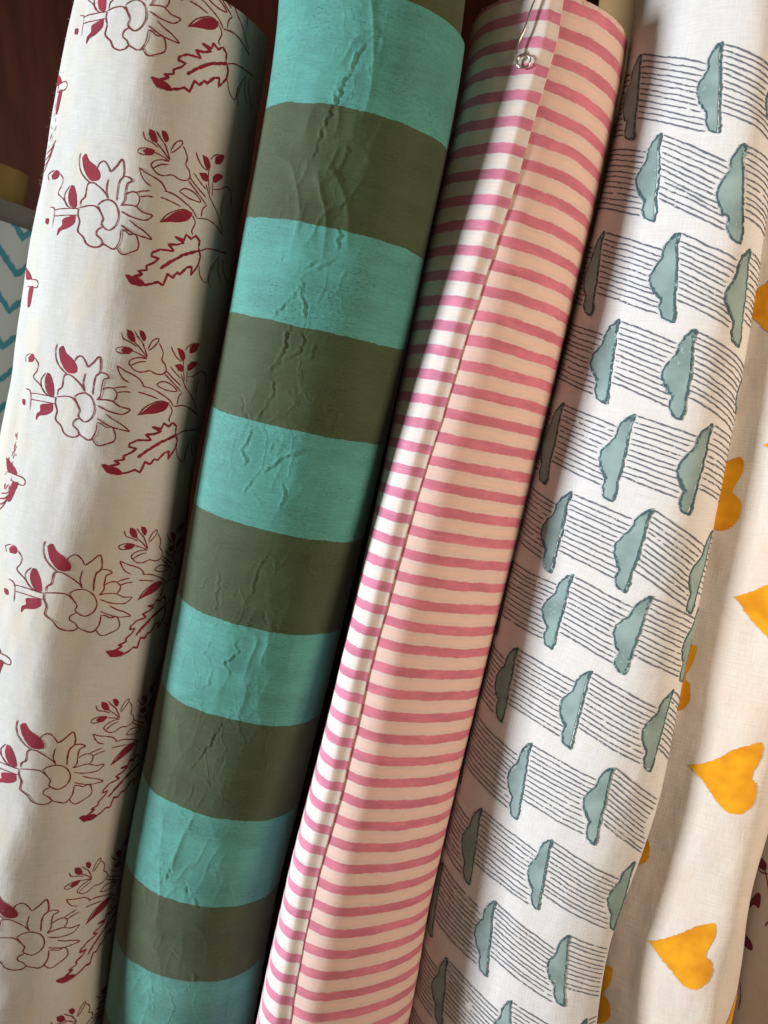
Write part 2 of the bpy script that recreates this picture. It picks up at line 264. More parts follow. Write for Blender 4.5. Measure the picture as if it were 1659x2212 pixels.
CREASES = [
    (1, [(130.5,45.4),(128.3,51.3),(124.5,56.0),(121.4,61.9),(120.3,66.9),(118.0,72.7),(116.3,78.5),(114.2,85.1),(112.5,94.1),(110.9,103.9)]),
    (0.6, [(128.7,116.0),(127.1,121.5),(125.0,124.5)]),
    (0.5, [(127.6,127.2),(128.9,132.2),(129.0,137.4)]),
    (0.6, [(130.5,138.4),(126.1,143.4),(121.3,147.0),(116.5,151.3),(116.3,157.4)]),
    (0.6, [(109.7,164.4),(113.9,159.9),(118.1,152.3)]),
    (-0.5, [(90.7,71.0),(88.8,79.3)]),
    (0.8, [(106.6,170.2),(109.9,165.8),(113.8,161.0)]),
    (0.6, [(117.9,152.0),(117.2,158.1),(120.2,163.4),(121.3,169.2)]),
    (0.9, [(116.3,171.7),(114.5,176.6),(114.3,183.5),(112.3,190.1),(108.6,196.3)]),
    (0.6, [(120.2,173.2),(122.0,176.6),(121.9,181.9),(117.9,185.8),(113.7,188.6)]),
    (0.5, [(128.4,178.2),(126.4,185.5)]),
    (0.6, [(109.5,196.8),(112.8,200.8),(113.1,206.2),(109.6,214.1),(107.6,219.3)]),
    (-0.6, [(97.3,208.1),(103.5,218.7)]),
    (0.4, [(116.4,202.3),(122.3,204.1),(126.6,208.3)]),
    (0.9, [(107.5,220.9),(105.4,227.8),(102.9,233.3),(106.6,238.1),(104.7,241.8)]),
    (0.8, [(136.4,224.7),(127.8,228.9),(123.2,233.2),(117.8,238.9),(111.7,241.6)]),
    (0.7, [(111.7,245.7),(109.9,249.5),(108.0,253.3)]),
    (0.8, [(125.3,244.0),(127.5,249.2),(127.2,255.8)]),
    (-0.7, [(99.4,244.1),(99.1,249.1)]),
    (0.5, [(125.9,276.1),(122.7,284.5),(121.4,294.3),(121.4,302.9)]),
    (0.5, [(101.0,291.0),(103.9,299.6),(104.6,311.6),(107.7,319.4)]),
    (0.5, [(126.0,227.7),(119.5,226.8),(115.5,231.0)]),
    (0.6, [(106.3,326.2),(104.3,336.8),(109.8,342.7),(109.5,350.8),(106.4,355.9)]),
    (0.6, [(117.6,323.5),(120.8,330.4),(114.8,338.1),(119.9,344.4)]),
    (0.6, [(120.5,366.2),(119.2,373.8),(116.2,383.0),(111.5,394.0),(108.1,402.8)]),
    (0.4, [(122.9,368.6),(129.0,371.1)]),
    (0.5, [(112.9,405.1),(111.7,414.0),(110.1,421.0)]),
    (-0.6, [(110.2,453.5),(110.8,458.7)]),
    (0.6, [(109.1,456.1),(110.1,463.4)]),
    (-0.6, [(120.5,460.5),(123.5,468.5)]),
    (0.6, [(126.0,468.9),(129.1,475.0)]),
    (0.4, [(112.0,524.6),(111.0,534.4),(111.5,546.1)]),
    (0.4, [(107.4,423.3),(113.6,427.1),(123.3,425.9)]),
]
HEM_EDGE = [(119.9, 19.1), (119.7, 38.1), (117.6, 60.4), (116.0, 85.5), (113.9, 109.0), (112.4, 128.4), (109.1, 163.8), (106.4, 204.0), (102.9, 247.1), (101.5, 289.0), (100.4, 338.8), (101.2, 386.9), (100.1, 436.6), (100.7, 475.8), (102.3, 518.3)]
PINK_CREASES = [
    (0.9, [(113.8,151.9),(128.9,143.9),(144.9,131.4),(169.5,113.2)]),
    (0.9, [(126.9,167.3),(144.9,157.5),(163.0,147.2),(176.0,138.0)]),
    (-0.8, [(131.9,170.9),(150.0,161.4),(176.9,145.1)]),
    (0.5, [(136.3,141.9),(150.0,135.0),(172.8,123.2)]),
    (0.5, [(128.4,80.0),(139.6,80.3),(160.0,71.6)]),
]
FLORAL_AT = [(159.9, 28.4), (162.1, 114.5), (166.4, 202.8), (183.9, 295.9), (185.9, 388.3), (187.1, 482.2), (189.7, 570.3)]
STEM_AT = [(107.0, 57.4), (110.6, 150.8), (129.2, 246.7), (143.0, 335.7)]
SEED_AT = [(123.4, 239.8), (107.3, 71.0)]
TEAL_MARKS = [77.5, 126.7, 171.1, 217.6, 267.5, 315.6, 365.2, 419.0, 470.5, 519.3, 567.3, 615.3]
ROWS = [
    [(33.3, 101.2), (67.4, 101.2), (106.1, 103.4), (135.7, 107.4), (169.8, 107.4)],
    [(49.3, 139.7), (85.1, 139.7), (120.9, 146.4), (156.7, 146.4)],
    [(35.1, 183.1), (66.7, 183.1), (101.3, 184.8), (130.0, 188.6), (161.6, 188.6)],
    [(17.0, 225.0), (50.2, 225.0), (83.5, 225.0), (114.1, 226.3), (150.0, 230.3), (183.2, 230.3)],
    [(38.1, 267.4), (68.9, 267.4), (100.4, 267.0), (130.5, 265.3), (161.3, 265.3)],
    [(20.5, 309.5), (54.2, 309.5), (87.9, 309.5), (120.9, 307.6), (155.3, 312.6), (189.0, 312.6)],
    [(35.0, 352.4), (68.6, 352.4), (101.3, 348.4), (135.7, 347.1), (169.2, 347.1)],
    [(11.4, 393.6), (50.4, 393.6), (89.4, 393.6), (126.6, 390.7), (167.3, 389.8)],
    [(28.8, 437.3), (70.2, 437.3), (111.6, 437.3), (153.0, 432.3)],
    [(6.0, 482.8), (50.1, 482.8), (94.2, 482.8), (136.6, 479.6), (182.5, 478.7)],
    [(35.2, 524.2), (77.0, 524.2), (116.4, 524.6), (160.6, 525.7)],
    [(12.3, 568.3), (54.1, 568.3), (95.9, 568.3), (137.7, 571.0), (179.5, 571.0)],
    [(-8.7, 611.3), (33.1, 611.3), (74.9, 611.3), (116.7, 614.0), (158.5, 614.0)],
]
HEART_AT = [(79.9, 225.2, 1.0), (97.4, 362.5, 1.0), (94.3, 449.2, 1.0), (92.2, 546.1, 1.0), (99.6, 289.3, 1.0), (64.6, 315.0, 0.95), (59.2, 409.0, 0.95), (55.6, 494.2, 0.95), (50.6, 587.2, 0.95), (130.9, 590.8, 0.9)]
TEAL_TOP = 0.0358
PIN_ARM = [(111.7, 12.1), (110.4, 17.8), (108.5, 23.7), (106.9, 32.7), (105.2, 38.7), (105.0, 43.4)]
PIN_COIL = (108.0, 46.4)
# ------------------------------------------------------------------ materials
class Nodes:
    def __init__(self, name):
        self.m = bpy.data.materials.new(name); self.m.use_nodes = True
        self.t = self.m.node_tree; self.p = self.t.nodes['Principled BSDF']
    def n(self, kind, **kw):
        x = self.t.nodes.new(kind)
        for k, v in kw.items():
            if k[0] == '_': x.inputs[k[1:].replace('_', ' ')].default_value = v
            else: setattr(x, k, v)
        return x
    def l(self, a, b): self.t.links.new(a, b)
    def math(self, op, a, b=None, c=None):
        x = self.n('ShaderNodeMath', operation=op)
        for i, v in enumerate((a, b, c)):
            if v is None: continue
            if isinstance(v, (int, float)): x.inputs[i].default_value = v
            else: self.l(v, x.inputs[i])
        return x.outputs[0]
    def mix(self, fac, a, b):
        x = self.n('ShaderNodeMix', data_type='RGBA')
        if isinstance(fac, (int, float)): x.inputs[0].default_value = fac
        else: self.l(fac, x.inputs[0])
        for i, v in ((6, a), (7, b)):
            if isinstance(v, tuple): x.inputs[i].default_value = v + (1,)
            else: self.l(v, x.inputs[i])
        return x.outputs[2]
    def ramp(self, fac, lo, hi):
        x = self.n('ShaderNodeMapRange', interpolation_type='SMOOTHSTEP')
        self.l(fac, x.inputs[0]); x.inputs[1].default_value = lo; x.inputs[2].default_value = hi
        return x.outputs[0]
    def uv(self, sx=1.0, sy=1.0):
        u = self.n('ShaderNodeUVMap', uv_map='cloth')
        mp = self.n('ShaderNodeMapping'); mp.inputs['Scale'].default_value = (sx, sy, 1)
        self.l(u.outputs[0], mp.inputs[0])
        return mp.outputs[0]
    def noise(self, vec, scale, detail=3.0, rough=0.55):
        x = self.n('ShaderNodeTexNoise'); x.inputs['Scale'].default_value = scale
        x.inputs['Detail'].default_value = detail; x.inputs['Roughness'].default_value = rough
        self.l(vec, x.inputs['Vector']); return x.outputs['Fac']

def weave(N, strength=0.25, crumple=0.25):
    """relief shared by cloth and ink: horizontal slubs, fine threads and soft crumples (uv in metres)"""
    slub = N.noise(N.uv(90, 1500), 1.0, 3, .6)
    warp = N.noise(N.uv(1500, 120), 1.0, 2, .6)
    soft = N.noise(N.uv(38, 22), 1.0, 3, .5)
    fine = N.math('ADD', slub, N.math('MULTIPLY', warp, .7))
    b1 = N.n('ShaderNodeBump'); b1.inputs['Strength'].default_value = crumple; b1.inputs['Distance'].default_value = 0.004
    N.l(soft, b1.inputs['Height'])
    b2 = N.n('ShaderNodeBump'); b2.inputs['Strength'].default_value = strength; b2.inputs['Distance'].default_value = 0.0005
    N.l(fine, b2.inputs['Height']); N.l(b1.outputs[0], b2.inputs['Normal'])
    N.l(b2.outputs[0], N.p.inputs['Normal'])
    return slub, warp, soft

def finish(N, col, rough=0.9, spec=0.15, sheen=0.15):
    N.l(col, N.p.inputs['Base Color'])
    N.p.inputs['Roughness'].default_value = rough
    N.p.inputs['Specular IOR Level'].default_value = spec
    N.p.inputs['Sheen Weight'].default_value = sheen
    N.p.inputs['Sheen Roughness'].default_value = 0.5
    return N.m

def plain_cloth(name, col, var=0.06, strength=.25, crumple=.25, stain=None):
    N = Nodes(name)
    slub, warp, soft = weave(N, strength, crumple)
    d = tuple(c * (1 - 2.2 * var) for c in col)
    c = N.mix(N.ramp(N.math('ADD', N.math('MULTIPLY', slub, .6), N.math('MULTIPLY', warp, .4)), .3, .7), d, col)
    if stain:
        c = N.mix(N.math('MULTIPLY', N.ramp(N.noise(N.uv(30, 18), 1.0, 4, .6), .45, .75), stain[1]), c, stain[0])
    return finish(N, c)

def ink(name, col, cloth, dry=.45, scale=900, light=None, strength=.25, crumple=.25):
    """printing ink lying in the cloth: starved patches let the cloth through"""
    N = Nodes(name)
    slub, warp, soft = weave(N, strength, crumple)
    f = N.noise(N.uv(scale, scale * .8), 1.0, 3, .65)
    patch = N.noise(N.uv(75, 70), 1.0, 2, .5)
    v = N.math('ADD', N.math('MULTIPLY', f, .75), N.math('MULTIPLY', patch, .35))
    cov = N.ramp(v, dry - .09, dry + .05)
    c = N.mix(N.ramp(patch, .3, .7), tuple(x * .8 for x in col), light or tuple(min(1, x * 1.15) for x in col))
    c = N.mix(cov, cloth, c)
    return finish(N, c, .85, .2, .1)

COT = (0.74, 0.715, 0.69)
M = {}
FCOT = (.62, .612, .59)
M['floral_cloth'] = plain_cloth('white_cotton', FCOT, .07, .3, .35, ((.62, .55, .42), .75))
M['floral_line'] = ink('brown_red_ink', (.20, .026, .034), FCOT, .38, crumple=.35)
M['floral_fill'] = ink('crimson_ink', (.25, .018, .040), FCOT, .36, 700, crumple=.35)
BCOT = (.735, .735, .735)
M['block_cloth'] = plain_cloth('pale_cotton', BCOT, .07, .35, .25, ((.70, .63, .57), .35))
M['block_line'] = ink('slate_ink', (.14, .155, .185), BCOT, .445, 800, (.15, .165, .20), crumple=.2)
M['block_outline'] = ink('dark_teal_ink', (.06, .115, .13), (.30, .42, .42), .48, 600, crumple=.2)
M['block_fill'] = ink('sage_ink', (.25, .36, .345), (.42, .53, .51), .40, 700, (.30, .41, .40), crumple=.2)
M['heart_cloth'] = plain_cloth('cream_cotton', (.77, .71, .65), .07, .35, .5, ((.78, .60, .48), .5))
M['heart_fill'] = ink('marigold_ink', (.80, .31, .008), (.85, .55, .08), .31, 900, (.86, .40, .012), crumple=.3)
M['leaf_cloth'] = plain_cloth('blush_cotton', (.72, .66, .62), .05, .25, .3)
M['dull_cloth'] = plain_cloth('grey_brown_cotton', (.20, .17, .14), .08)
M['leaf_fill'] = ink('wine_ink', (.17, .018, .035), (.6, .5, .48), .34, 600)

def stripe_cloth(name, base, stripe, period, centre, width, soft_mm=.35):
    N = Nodes(name)
    slub, warp, soft = weave(N, .3, .22)
    sep = N.n('ShaderNodeSeparateXYZ'); N.l(N.uv(), sep.inputs[0])
    wob = N.math('MULTIPLY', N.math('SUBTRACT', N.noise(N.uv(60, 40), 1.0, 4, .6), .5), .0022)
    wob2 = N.math('MULTIPLY', N.math('SUBTRACT', N.noise(N.uv(420, 160), 1.0, 2, .6), .5), .0009)
    t = N.math('ADD', N.math('ADD', sep.outputs[1], wob), wob2)
    ph = N.math('PINGPONG', N.math('SUBTRACT', t, centre - 50 * period), period / 2)      # 0 on the stripe's centre line
    on = N.n('ShaderNodeMapRange', interpolation_type='SMOOTHSTEP'); N.l(ph, on.inputs[0])
    on.inputs[1].default_value = width / 2 + soft_mm / 2000; on.inputs[2].default_value = width / 2 - soft_mm / 2000
    dark = tuple(c * .78 for c in stripe)
    sc = N.mix(N.ramp(N.noise(N.uv(50, 120), 1.0, 3, .6), .35, .7), dark, stripe)
    sc = N.mix(N.math('MULTIPLY', N.ramp(slub, .55, .8), .3), sc, base)
    bd = N.mix(N.math('MULTIPLY', N.ramp(slub, .35, .7), .5), tuple(c * .80 for c in base), base)
    bd = N.mix(N.math('MULTIPLY', N.ramp(ph, period * .30, period * .46), .45), bd, (base[0], base[1] * .86, base[2] * .78))
    return finish(N, N.mix(on.outputs[0], bd, sc))
M['pink_cloth'] = stripe_cloth('pink_striped_cotton', (.85, .65, .59), (.70, .22, .30), .01142, .0307, .0048, .6)
M['pink_hem_lit'] = stripe_cloth('pink_striped_cotton_lit', (.84, .78, .75), (.70, .24, .36), .01142, .0376, .0047, .6)  # same cotton made paler: window light on the hem is put into its colour

def band_cloth(name, marks, c1, c2):
    N = Nodes(name)
    slub = N.noise(N.uv(110, 1700), 1.0, 4, .65)
    fine = N.noise(N.uv(700, 900), 1.0, 4, .7)
    soft = N.noise(N.uv(45, 26), 1.0, 3, .5)
    sep = N.n('ShaderNodeSeparateXYZ'); N.l(N.uv(), sep.inputs[0])
    wob = N.math('MULTIPLY', N.math('SUBTRACT', N.noise(N.uv(45, 20), 1.0, 4, .62), .5), .0028)
    wob2 = N.math('MULTIPLY', N.math('SUBTRACT', N.noise(N.uv(600, 60), 1.0, 2, .6), .5), .0010)
    t = N.math('MULTIPLY', N.math('ADD', N.math('ADD', sep.outputs[1], wob), wob2), 1 / .7)
    r = N.n('ShaderNodeValToRGB'); r.color_ramp.interpolation = 'CONSTANT'; N.l(t, r.inputs[0])
    e = r.color_ramp.elements; e.remove(e[1]); e[0].position = 0; e[0].color = c1 + (1,)
    for k, mk in enumerate(marks):
        x = e.new(mk / 700.0); x.color = (c2 if k % 2 == 0 else c1) + (1,)
    hsv = N.n('ShaderNodeHueSaturation'); N.l(r.outputs[0], hsv.inputs['Color'])
    v = N.math('ADD', N.math('MULTIPLY', N.math('ADD', N.math('MULTIPLY', slub, .7), N.math('MULTIPLY', fine, .5)), 1.15), .33)
    v = N.math('ADD', v, N.math('MULTIPLY', N.math('SUBTRACT', N.noise(N.uv(16, 60), 1.0, 5, .65), .5), .85))
    fleck = N.ramp(N.noise(N.uv(520, 1500), 1.0, 3, .7), .52, .66)
    patchy = N.ramp(N.noise(N.uv(40, 34), 1.0, 4, .65), .40, .68)
    v = N.math('MULTIPLY', v, N.math('SUBTRACT', 1.0, N.math('MULTIPLY', N.math('MULTIPLY', fleck, patchy), .6)))
    N.l(v, hsv.inputs['Value'])
    b1 = N.n('ShaderNodeBump'); b1.inputs['Strength'].default_value = .5; b1.inputs['Distance'].default_value = .0016
    warp = N.n('ShaderNodeVectorMath', operation='ADD'); N.l(N.uv(70, 48), warp.inputs[0])
    nz = N.n('ShaderNodeTexNoise'); nz.inputs['Scale'].default_value = 1.6; nz.inputs['Detail'].default_value = 3; N.l(N.uv(70, 48), nz.inputs['Vector'])
    N.l(nz.outputs['Color'], warp.inputs[1])
    vo = N.n('ShaderNodeTexVoronoi', feature='DISTANCE_TO_EDGE'); vo.inputs['Scale'].default_value = 1.0; N.l(warp.outputs[0], vo.inputs['Vector'])
    mask = N.ramp(N.noise(N.uv(28, 20), 1.0, 2, .5), .44, .60)
    crk = N.math('MULTIPLY', N.ramp(vo.outputs['Distance'], .10, .0), mask)
    N.l(N.math('ADD', N.math('MULTIPLY', soft, .8), N.math('MULTIPLY', crk, .16)), b1.inputs['Height'])
    b2 = N.n('ShaderNodeBump'); b2.inputs['Strength'].default_value = .3; b2.inputs['Distance'].default_value = .0005
    N.l(N.math('ADD', slub, N.math('MULTIPLY', fine, .3)), b2.inputs['Height']); N.l(b1.outputs[0], b2.inputs['Normal']); N.l(b2.outputs[0], N.p.inputs['Normal'])
    return finish(N, hsv.outputs[0], .68, .22, .35)
M['band_cloth'] = band_cloth('teal_olive_waxed_cotton', TEAL_MARKS, (.068, .275, .24), (.042, .066, .026))
M['band_inner'] = band_cloth('olive_waxed_cotton', [30], (.052, .060, .020), (.052, .060, .020))

def chevron_cloth():
    N = Nodes('zigzag_cotton')
    weave(N, .25, .2)
    sep = N.n('ShaderNodeSeparateXYZ'); N.l(N.uv(), sep.inputs[0])
    wob = N.math('MULTIPLY', N.math('SUBTRACT', N.noise(N.uv(160, 160), 1.0, 3, .6), .5), .006)
    zig = N.math('PINGPONG', N.math('ADD', sep.outputs[0], .0140), .0125)
    t = N.math('ADD', N.math('ADD', sep.outputs[1], N.math('MULTIPLY', zig, .95)), wob)
    ph = N.math('PINGPONG', N.math('ADD', t, .1), .0105)
    on = N.ramp(ph, .0031, .0020)
    return finish(N, N.mix(on, (.52, .52, .47), (.07, .25, .29)))
M['zigzag_cloth'] = chevron_cloth()

def wood(name, a, b, rough=.7, sx=9, sz=1.2):
    N = Nodes(name)
    tc = N.n('ShaderNodeTexCoord'); mp = N.n('ShaderNodeMapping'); mp.inputs['Scale'].default_value = (sx, sx, sz)
    N.l(tc.outputs['Object'], mp.inputs[0])
    g = N.noise(mp.outputs[0], 6.0, 6, .62)
    f = N.noise(mp.outputs[0], 40.0, 3, .6)
    c = N.mix(N.ramp(g, .3, .7), a, b)
    bp = N.n('ShaderNodeBump'); bp.inputs['Strength'].default_value = .2; bp.inputs['Distance'].default_value = .001
    N.l(N.math('ADD', g, N.math('MULTIPLY', f, .4)), bp.inputs['Height']); N.l(bp.outputs[0], N.p.inputs['Normal'])
    return finish(N, c, rough, .02, 0)
M['dark_wood'] = wood('dark_red_wood', (.018, .0045, .0022), (.040, .010, .005))
M['tan_board'] = wood('tan_cardboard', (.22, .14, .065), (.31, .20, .10), .75, 3, 3)
M['ochre_wood'] = wood('ochre_wood', (.26, .16, .045), (.36, .23, .075), .6, 4, 1)
M['kraft'] = wood('pale_kraft', (.50, .38, .25), (.58, .46, .32), .8, 3, 3)
Ns = Nodes('steel'); Ns.p.inputs['Base Color'].default_value = (.62, .58, .54, 1); Ns.p.inputs['Metallic'].default_value = 1.0
Ns.p.inputs['Roughness'].default_value = .28
M['steel'] = Ns.m

# ------------------------------------------------------------------ object helpers
def link(name, me, mat=None, parent=None):
    o = bpy.data.objects.new(name, me); scene.collection.objects.link(o)
    if mat is not None: me.materials.append(mat)
    if parent is not None: o.parent = parent
    return o
def tag(o, label, cat, group=None):
    o['label'] = label; o['category'] = cat
    if group: o['group'] = group
    return o
def empty(name, label, cat, loc=(0, 0, 0)):
    o = bpy.data.objects.new(name, None); scene.collection.objects.link(o); o.location = loc; o.empty_display_size = .02
    return tag(o, label, cat)
def mesh_from(name, V, Fc, uv=None, smooth=True):
    me = bpy.data.meshes.new(name)
    V = np.asarray(V, np.float32); Fc = np.asarray(Fc, np.int32); k = Fc.shape[1]
    me.vertices.add(len(V)); me.vertices.foreach_set('co', V.ravel())
    me.loops.add(Fc.size); me.loops.foreach_set('vertex_index', Fc.ravel())
    me.polygons.add(len(Fc)); me.polygons.foreach_set('loop_start', np.arange(0, Fc.size, k, dtype=np.int32))
    me.polygons.foreach_set('loop_total', np.full(len(Fc), k, np.int32))
    me.update(calc_edges=True)
    if smooth: me.polygons.foreach_set('use_smooth', np.ones(len(Fc), bool))
    if uv is not None:
        lay = me.uv_layers.new(name='cloth')
        lay.data.foreach_set('uv', np.asarray(uv, np.float32)[Fc.ravel()].ravel())
    return me
def grid_mesh(name, P, S, T):
    """P (nt, nu, 3); S, T the cloth coordinates of every vertex"""
    nt, nu = P.shape[:2]
    i = np.arange(nt * nu).reshape(nt, nu)
    q = np.stack([i[:-1, :-1], i[1:, :-1], i[1:, 1:], i[:-1, 1:]], -1).reshape(-1, 4)
    return mesh_from(name, P.reshape(-1, 3), q, np.stack([S, T], -1).reshape(-1, 2))
def surface_mesh(name, S):
    a, b = np.meshgrid(S.u * S.perim, S.t)
    return grid_mesh(name, S.P, a, b)
def solidify(o, th, off=-1):
    m = o.modifiers.new('thickness', 'SOLIDIFY'); m.thickness = th; m.offset = off
def local(parent, V): return np.asarray(V) - np.array(parent.location)[None]

def cap_mesh(name, ring, depth, inward, uvk=1.0):
    """a wound end: spiral steps going in towards the core, set back a little"""
    c = ring.mean(0); V = []; Fc = []; n = len(ring)
    steps = 9
    for k in range(steps + 1):
        f = 1 - .72 * k / steps
        V.append(c + (ring - c) * f + inward * (depth * (.35 + .25 * (k % 2)) if k else 0.0))
    V = np.concatenate(V)
    for k in range(steps):
        a = np.arange(n) + k * n; b = (np.arange(n) + 1) % n + k * n
        Fc.append(np.stack([a, b, b + n, a + n], 1))
    return mesh_from(name, V, np.concatenate(Fc), V[:, :2] * uvk)

def tube(name, p0, p1, r0, r1, mat, parent, hole=.75, n=40):
    """an open cardboard or wooden core with a real wall"""
    p0 = np.array(p0, float); p1 = np.array(p1, float); d = (p1 - p0) / np.linalg.norm(p1 - p0)
    a = np.cross(d, (0, 1, 0)); a /= np.linalg.norm(a); b = np.cross(d, a)
    th = np.linspace(0, 2 * math.pi, n, endpoint=False)
    ring = np.cos(th)[:, None] * a + np.sin(th)[:, None] * b
    e = .0008
    prof = [(p0, r0), (p1 - d * e, r1), (p1, r1 - e), (p1, r1 * hole + e), (p1 - d * e, r1 * hole), (p1 - d * .03, r1 * hole)]
    V = np.concatenate([p + ring * r for p, r in prof]); Fc = []
    for k in range(len(prof) - 1):
        i = np.arange(n) + k * n; j = (np.arange(n) + 1) % n + k * n
        Fc.append(np.stack([i, j, j + n, i + n], 1))
    return link(name, mesh_from(name, local(parent, V) if parent else V, np.concatenate(Fc), V[:, :2]), mat, parent)

# ------------------------------------------------------------------ print helpers (cloth coordinates, millimetres)
INK = 0.00022
def smooth_path(pts, step=.6, closed=False):
    p = np.array(pts, float)
    if len(p) < 3:
        n = max(2, int(np.linalg.norm(p[-1] - p[0]) / step)); return p[0] + (p[-1] - p[0]) * np.linspace(0, 1, n)[:, None]
    L = np.linalg.norm(np.diff(p, axis=0), axis=1).sum(); n = max(6, int(L / step))
    return spline_matrix(len(p), n, closed) @ p
def straight_path(pts, step=.6):
    p = np.array(pts, float); out = []
    for a, b in zip(p[:-1], p[1:]):
        n = max(1, int(np.linalg.norm(b - a) / step)); out.append(a + (b - a) * (np.arange(n) / n)[:, None])
    return np.concatenate(out + [p[-1:]])
class Print:
    def __init__(self, S, off=INK): self.S = S; self.V = []; self.F = []; self.mi = []; self.nv = 0; self.off = off
    def _add(self, st, tri, mat, lift=0.0):
        P, n = self.S.at(st[:, 0] / 1000, st[:, 1] / 1000, self.off + lift)
        self.V.append(np.concatenate([P, st / 1000], 1)); self.F.append(np.asarray(tri) + self.nv); self.mi.append(np.full(len(tri), mat))
        self.nv += len(st)
    def line(self, path, width, mat=0, lift=0.0, taper=.25, rng=random):
        p = np.asarray(path); n = len(p)
        if n < 2: return
        d = np.gradient(p, axis=0); d /= np.linalg.norm(d, axis=1)[:, None] + 1e-9
        nr = np.stack([-d[:, 1], d[:, 0]], 1)
        ph = rng.random() * 50
        x = np.arange(n)
        w = width / 2 * (1 + .28 * smooth_noise(x * .33 + ph, x * 0 + ph) + .18 * smooth_noise(x * .9 + ph, x * 0 + 3.1))
        e = np.minimum(np.arange(n), np.arange(n)[::-1]) / 2.0
        w *= np.clip(taper + (1 - taper) * e, 0, 1)
        j = .10 * width * smooth_noise(x * .5 + ph, x * 0 + 9.7)
        p = p + nr * j[:, None]
        V = np.concatenate([p + nr * w[:, None], p - nr * w[:, None]])
        i = np.arange(n - 1)
        tri = np.concatenate([np.stack([i, i + 1, i + n], 1), np.stack([i + 1, i + n + 1, i + n], 1)])
        self._add(V, tri, mat, lift)
    def fill(self, pts, mat=0, lift=0.0, rough=.12, grid=1.1, sharp=False):
        p = (straight_path if sharp else smooth_path)(list(pts) + [pts[0]], .5)[:-1]
        x = np.arange(len(p)); c = p.mean(0); d = p - c; d /= np.linalg.norm(d, axis=1)[:, None] + 1e-9
        ph = random.random() * 40
        p = p + d * (rough * smooth_noise(x * .7 + ph, x * 0 + ph))[:, None]
        lo, hi = p.min(0), p.max(0)
        gx, gy = np.meshgrid(np.arange(lo[0] + .4, hi[0], grid), np.arange(lo[1] + .4, hi[1], grid))
        q = np.stack([gx.ravel(), gy.ravel()], 1)
        inside = np.zeros(len(q), bool); a = p; b = np.roll(p, -1, 0)
        for (x0, y0), (x1, y1) in zip(a, b):
            cr = ((y0 > q[:, 1]) != (y1 > q[:, 1])) & (q[:, 0] < (x1 - x0) * (q[:, 1] - y0) / (y1 - y0 + 1e-12) + x0)
            inside ^= cr
        q = q[inside]
        if len(q): q = q[(np.linalg.norm(q[:, None] - p[None], axis=2).min(1) > .35)]
        verts = [Vector(v) for v in np.concatenate([p, q])]
        n = len(p)
        vo, _, fo, *_r = delaunay_2d_cdt(verts, [], [list(range(n))], 1, 1e-6)
        tri = [tuple(f) for f in fo if len(f) == 3]
        if tri: self._add(np.array([tuple(v) for v in vo]), np.array(tri), mat, lift)
    def build(self, name, mats, parent):
        if not self.V: return None
        V = np.concatenate(self.V); Fc = np.concatenate(self.F); mi = np.concatenate(self.mi)
        P = V[:, :3]
        # make every triangle face the same way as the cloth
        nn = np.cross(P[Fc[:, 1]] - P[Fc[:, 0]], P[Fc[:, 2]] - P[Fc[:, 0]])
        _, sn = self.S.at(V[Fc[:, 0], 3], V[Fc[:, 0], 4])
        flip = (nn * sn).sum(1) < 0
        Fc[flip] = Fc[flip][:, ::-1]
        me = mesh_from(name, local_world(parent, P), Fc, V[:, 3:5])
        for m in mats: me.materials.append(m)
        me.polygons.foreach_set('material_index', mi.astype(np.int32))
        return link(name, me, None, parent)
def local_world(parent, P):
    o = parent; off = np.zeros(3)
    while o is not None: off += np.array(o.location); o = o.parent
    return P - off[None]

# ------------------------------------------------------------------ the cupboard
def board(name, lo, hi, mat):
    x0, y0, z0 = lo; x1, y1, z1 = hi
    V = [(x0, y0, z0), (x1, y0, z0), (x1, y1, z0), (x0, y1, z0), (x0, y0, z1), (x1, y0, z1), (x1, y1, z1), (x0, y1, z1)]
    Fc = [(0, 3, 2, 1), (4, 5, 6, 7), (0, 1, 5, 4), (1, 2, 6, 5), (2, 3, 7, 6), (3, 0, 4, 7)]
    o = link(name, mesh_from(name, V, Fc, None, False), mat); o['kind'] = 'structure'
    return o
board('back_panel', (-.75, .545, -.02), (.75, .565, 1.15), M['dark_wood'])
board('shelf', (-.75, .18, -.02), (.75, .543, 0.0), M['dark_wood'])

# ------------------------------------------------------------------ a roll = empty > cloth (> prints), wound end, core
def make_roll(key, name, label, surf_kw, mat, sections, closed=True, wound=True, top_cut=None):
    root = empty(name, label, 'fabric roll', tuple(SPINES[key][-1][:3]))
    S = Surface(SPINES[key], sections, closed, **surf_kw)
    if top_cut:          # the cut end is not square: slide the first centimetres along the axis
        ax = S.C[5] - S.C[0]; ax /= np.linalg.norm(ax)
        g = top_cut[0] + top_cut[1] * S.X / np.abs(S.X).max()
        S.P = S.P + ax * (g * np.clip(1 - (S.t - S.t[0]) / .035, 0, 1)[:, None])[..., None]
    me = surface_mesh('cloth', S)
    me.vertices.foreach_set('co', local(root, S.P.reshape(-1, 3)).astype(np.float32).ravel()); me.update()
    cloth = link('cloth', me, mat, root)
    if wound:
        ax = S.C[5] - S.C[0]; ax /= np.linalg.norm(ax)
        ring = S.P[0][:-1:4] if closed else S.P[0][::4]
        cm = cap_mesh('wound_end', local(root, ring), .004, ax)
        link('wound_end', cm, mat, root)
    return root, cloth, S, S.C[0], (S.C[0] - S.C[8]) / np.linalg.norm(S.C[0] - S.C[8])

def soft_folds(amp, sx, st, seed, extra=0.0):
    def f(s, t):
        return amp * (smooth_noise(s * sx, t * st, seed) + .5 * smooth_noise(s * sx * 2.3, t * st * 2.1, seed + 5)) + extra * smooth_noise(s * sx * 6, t * st * 5, seed + 9)
    return f
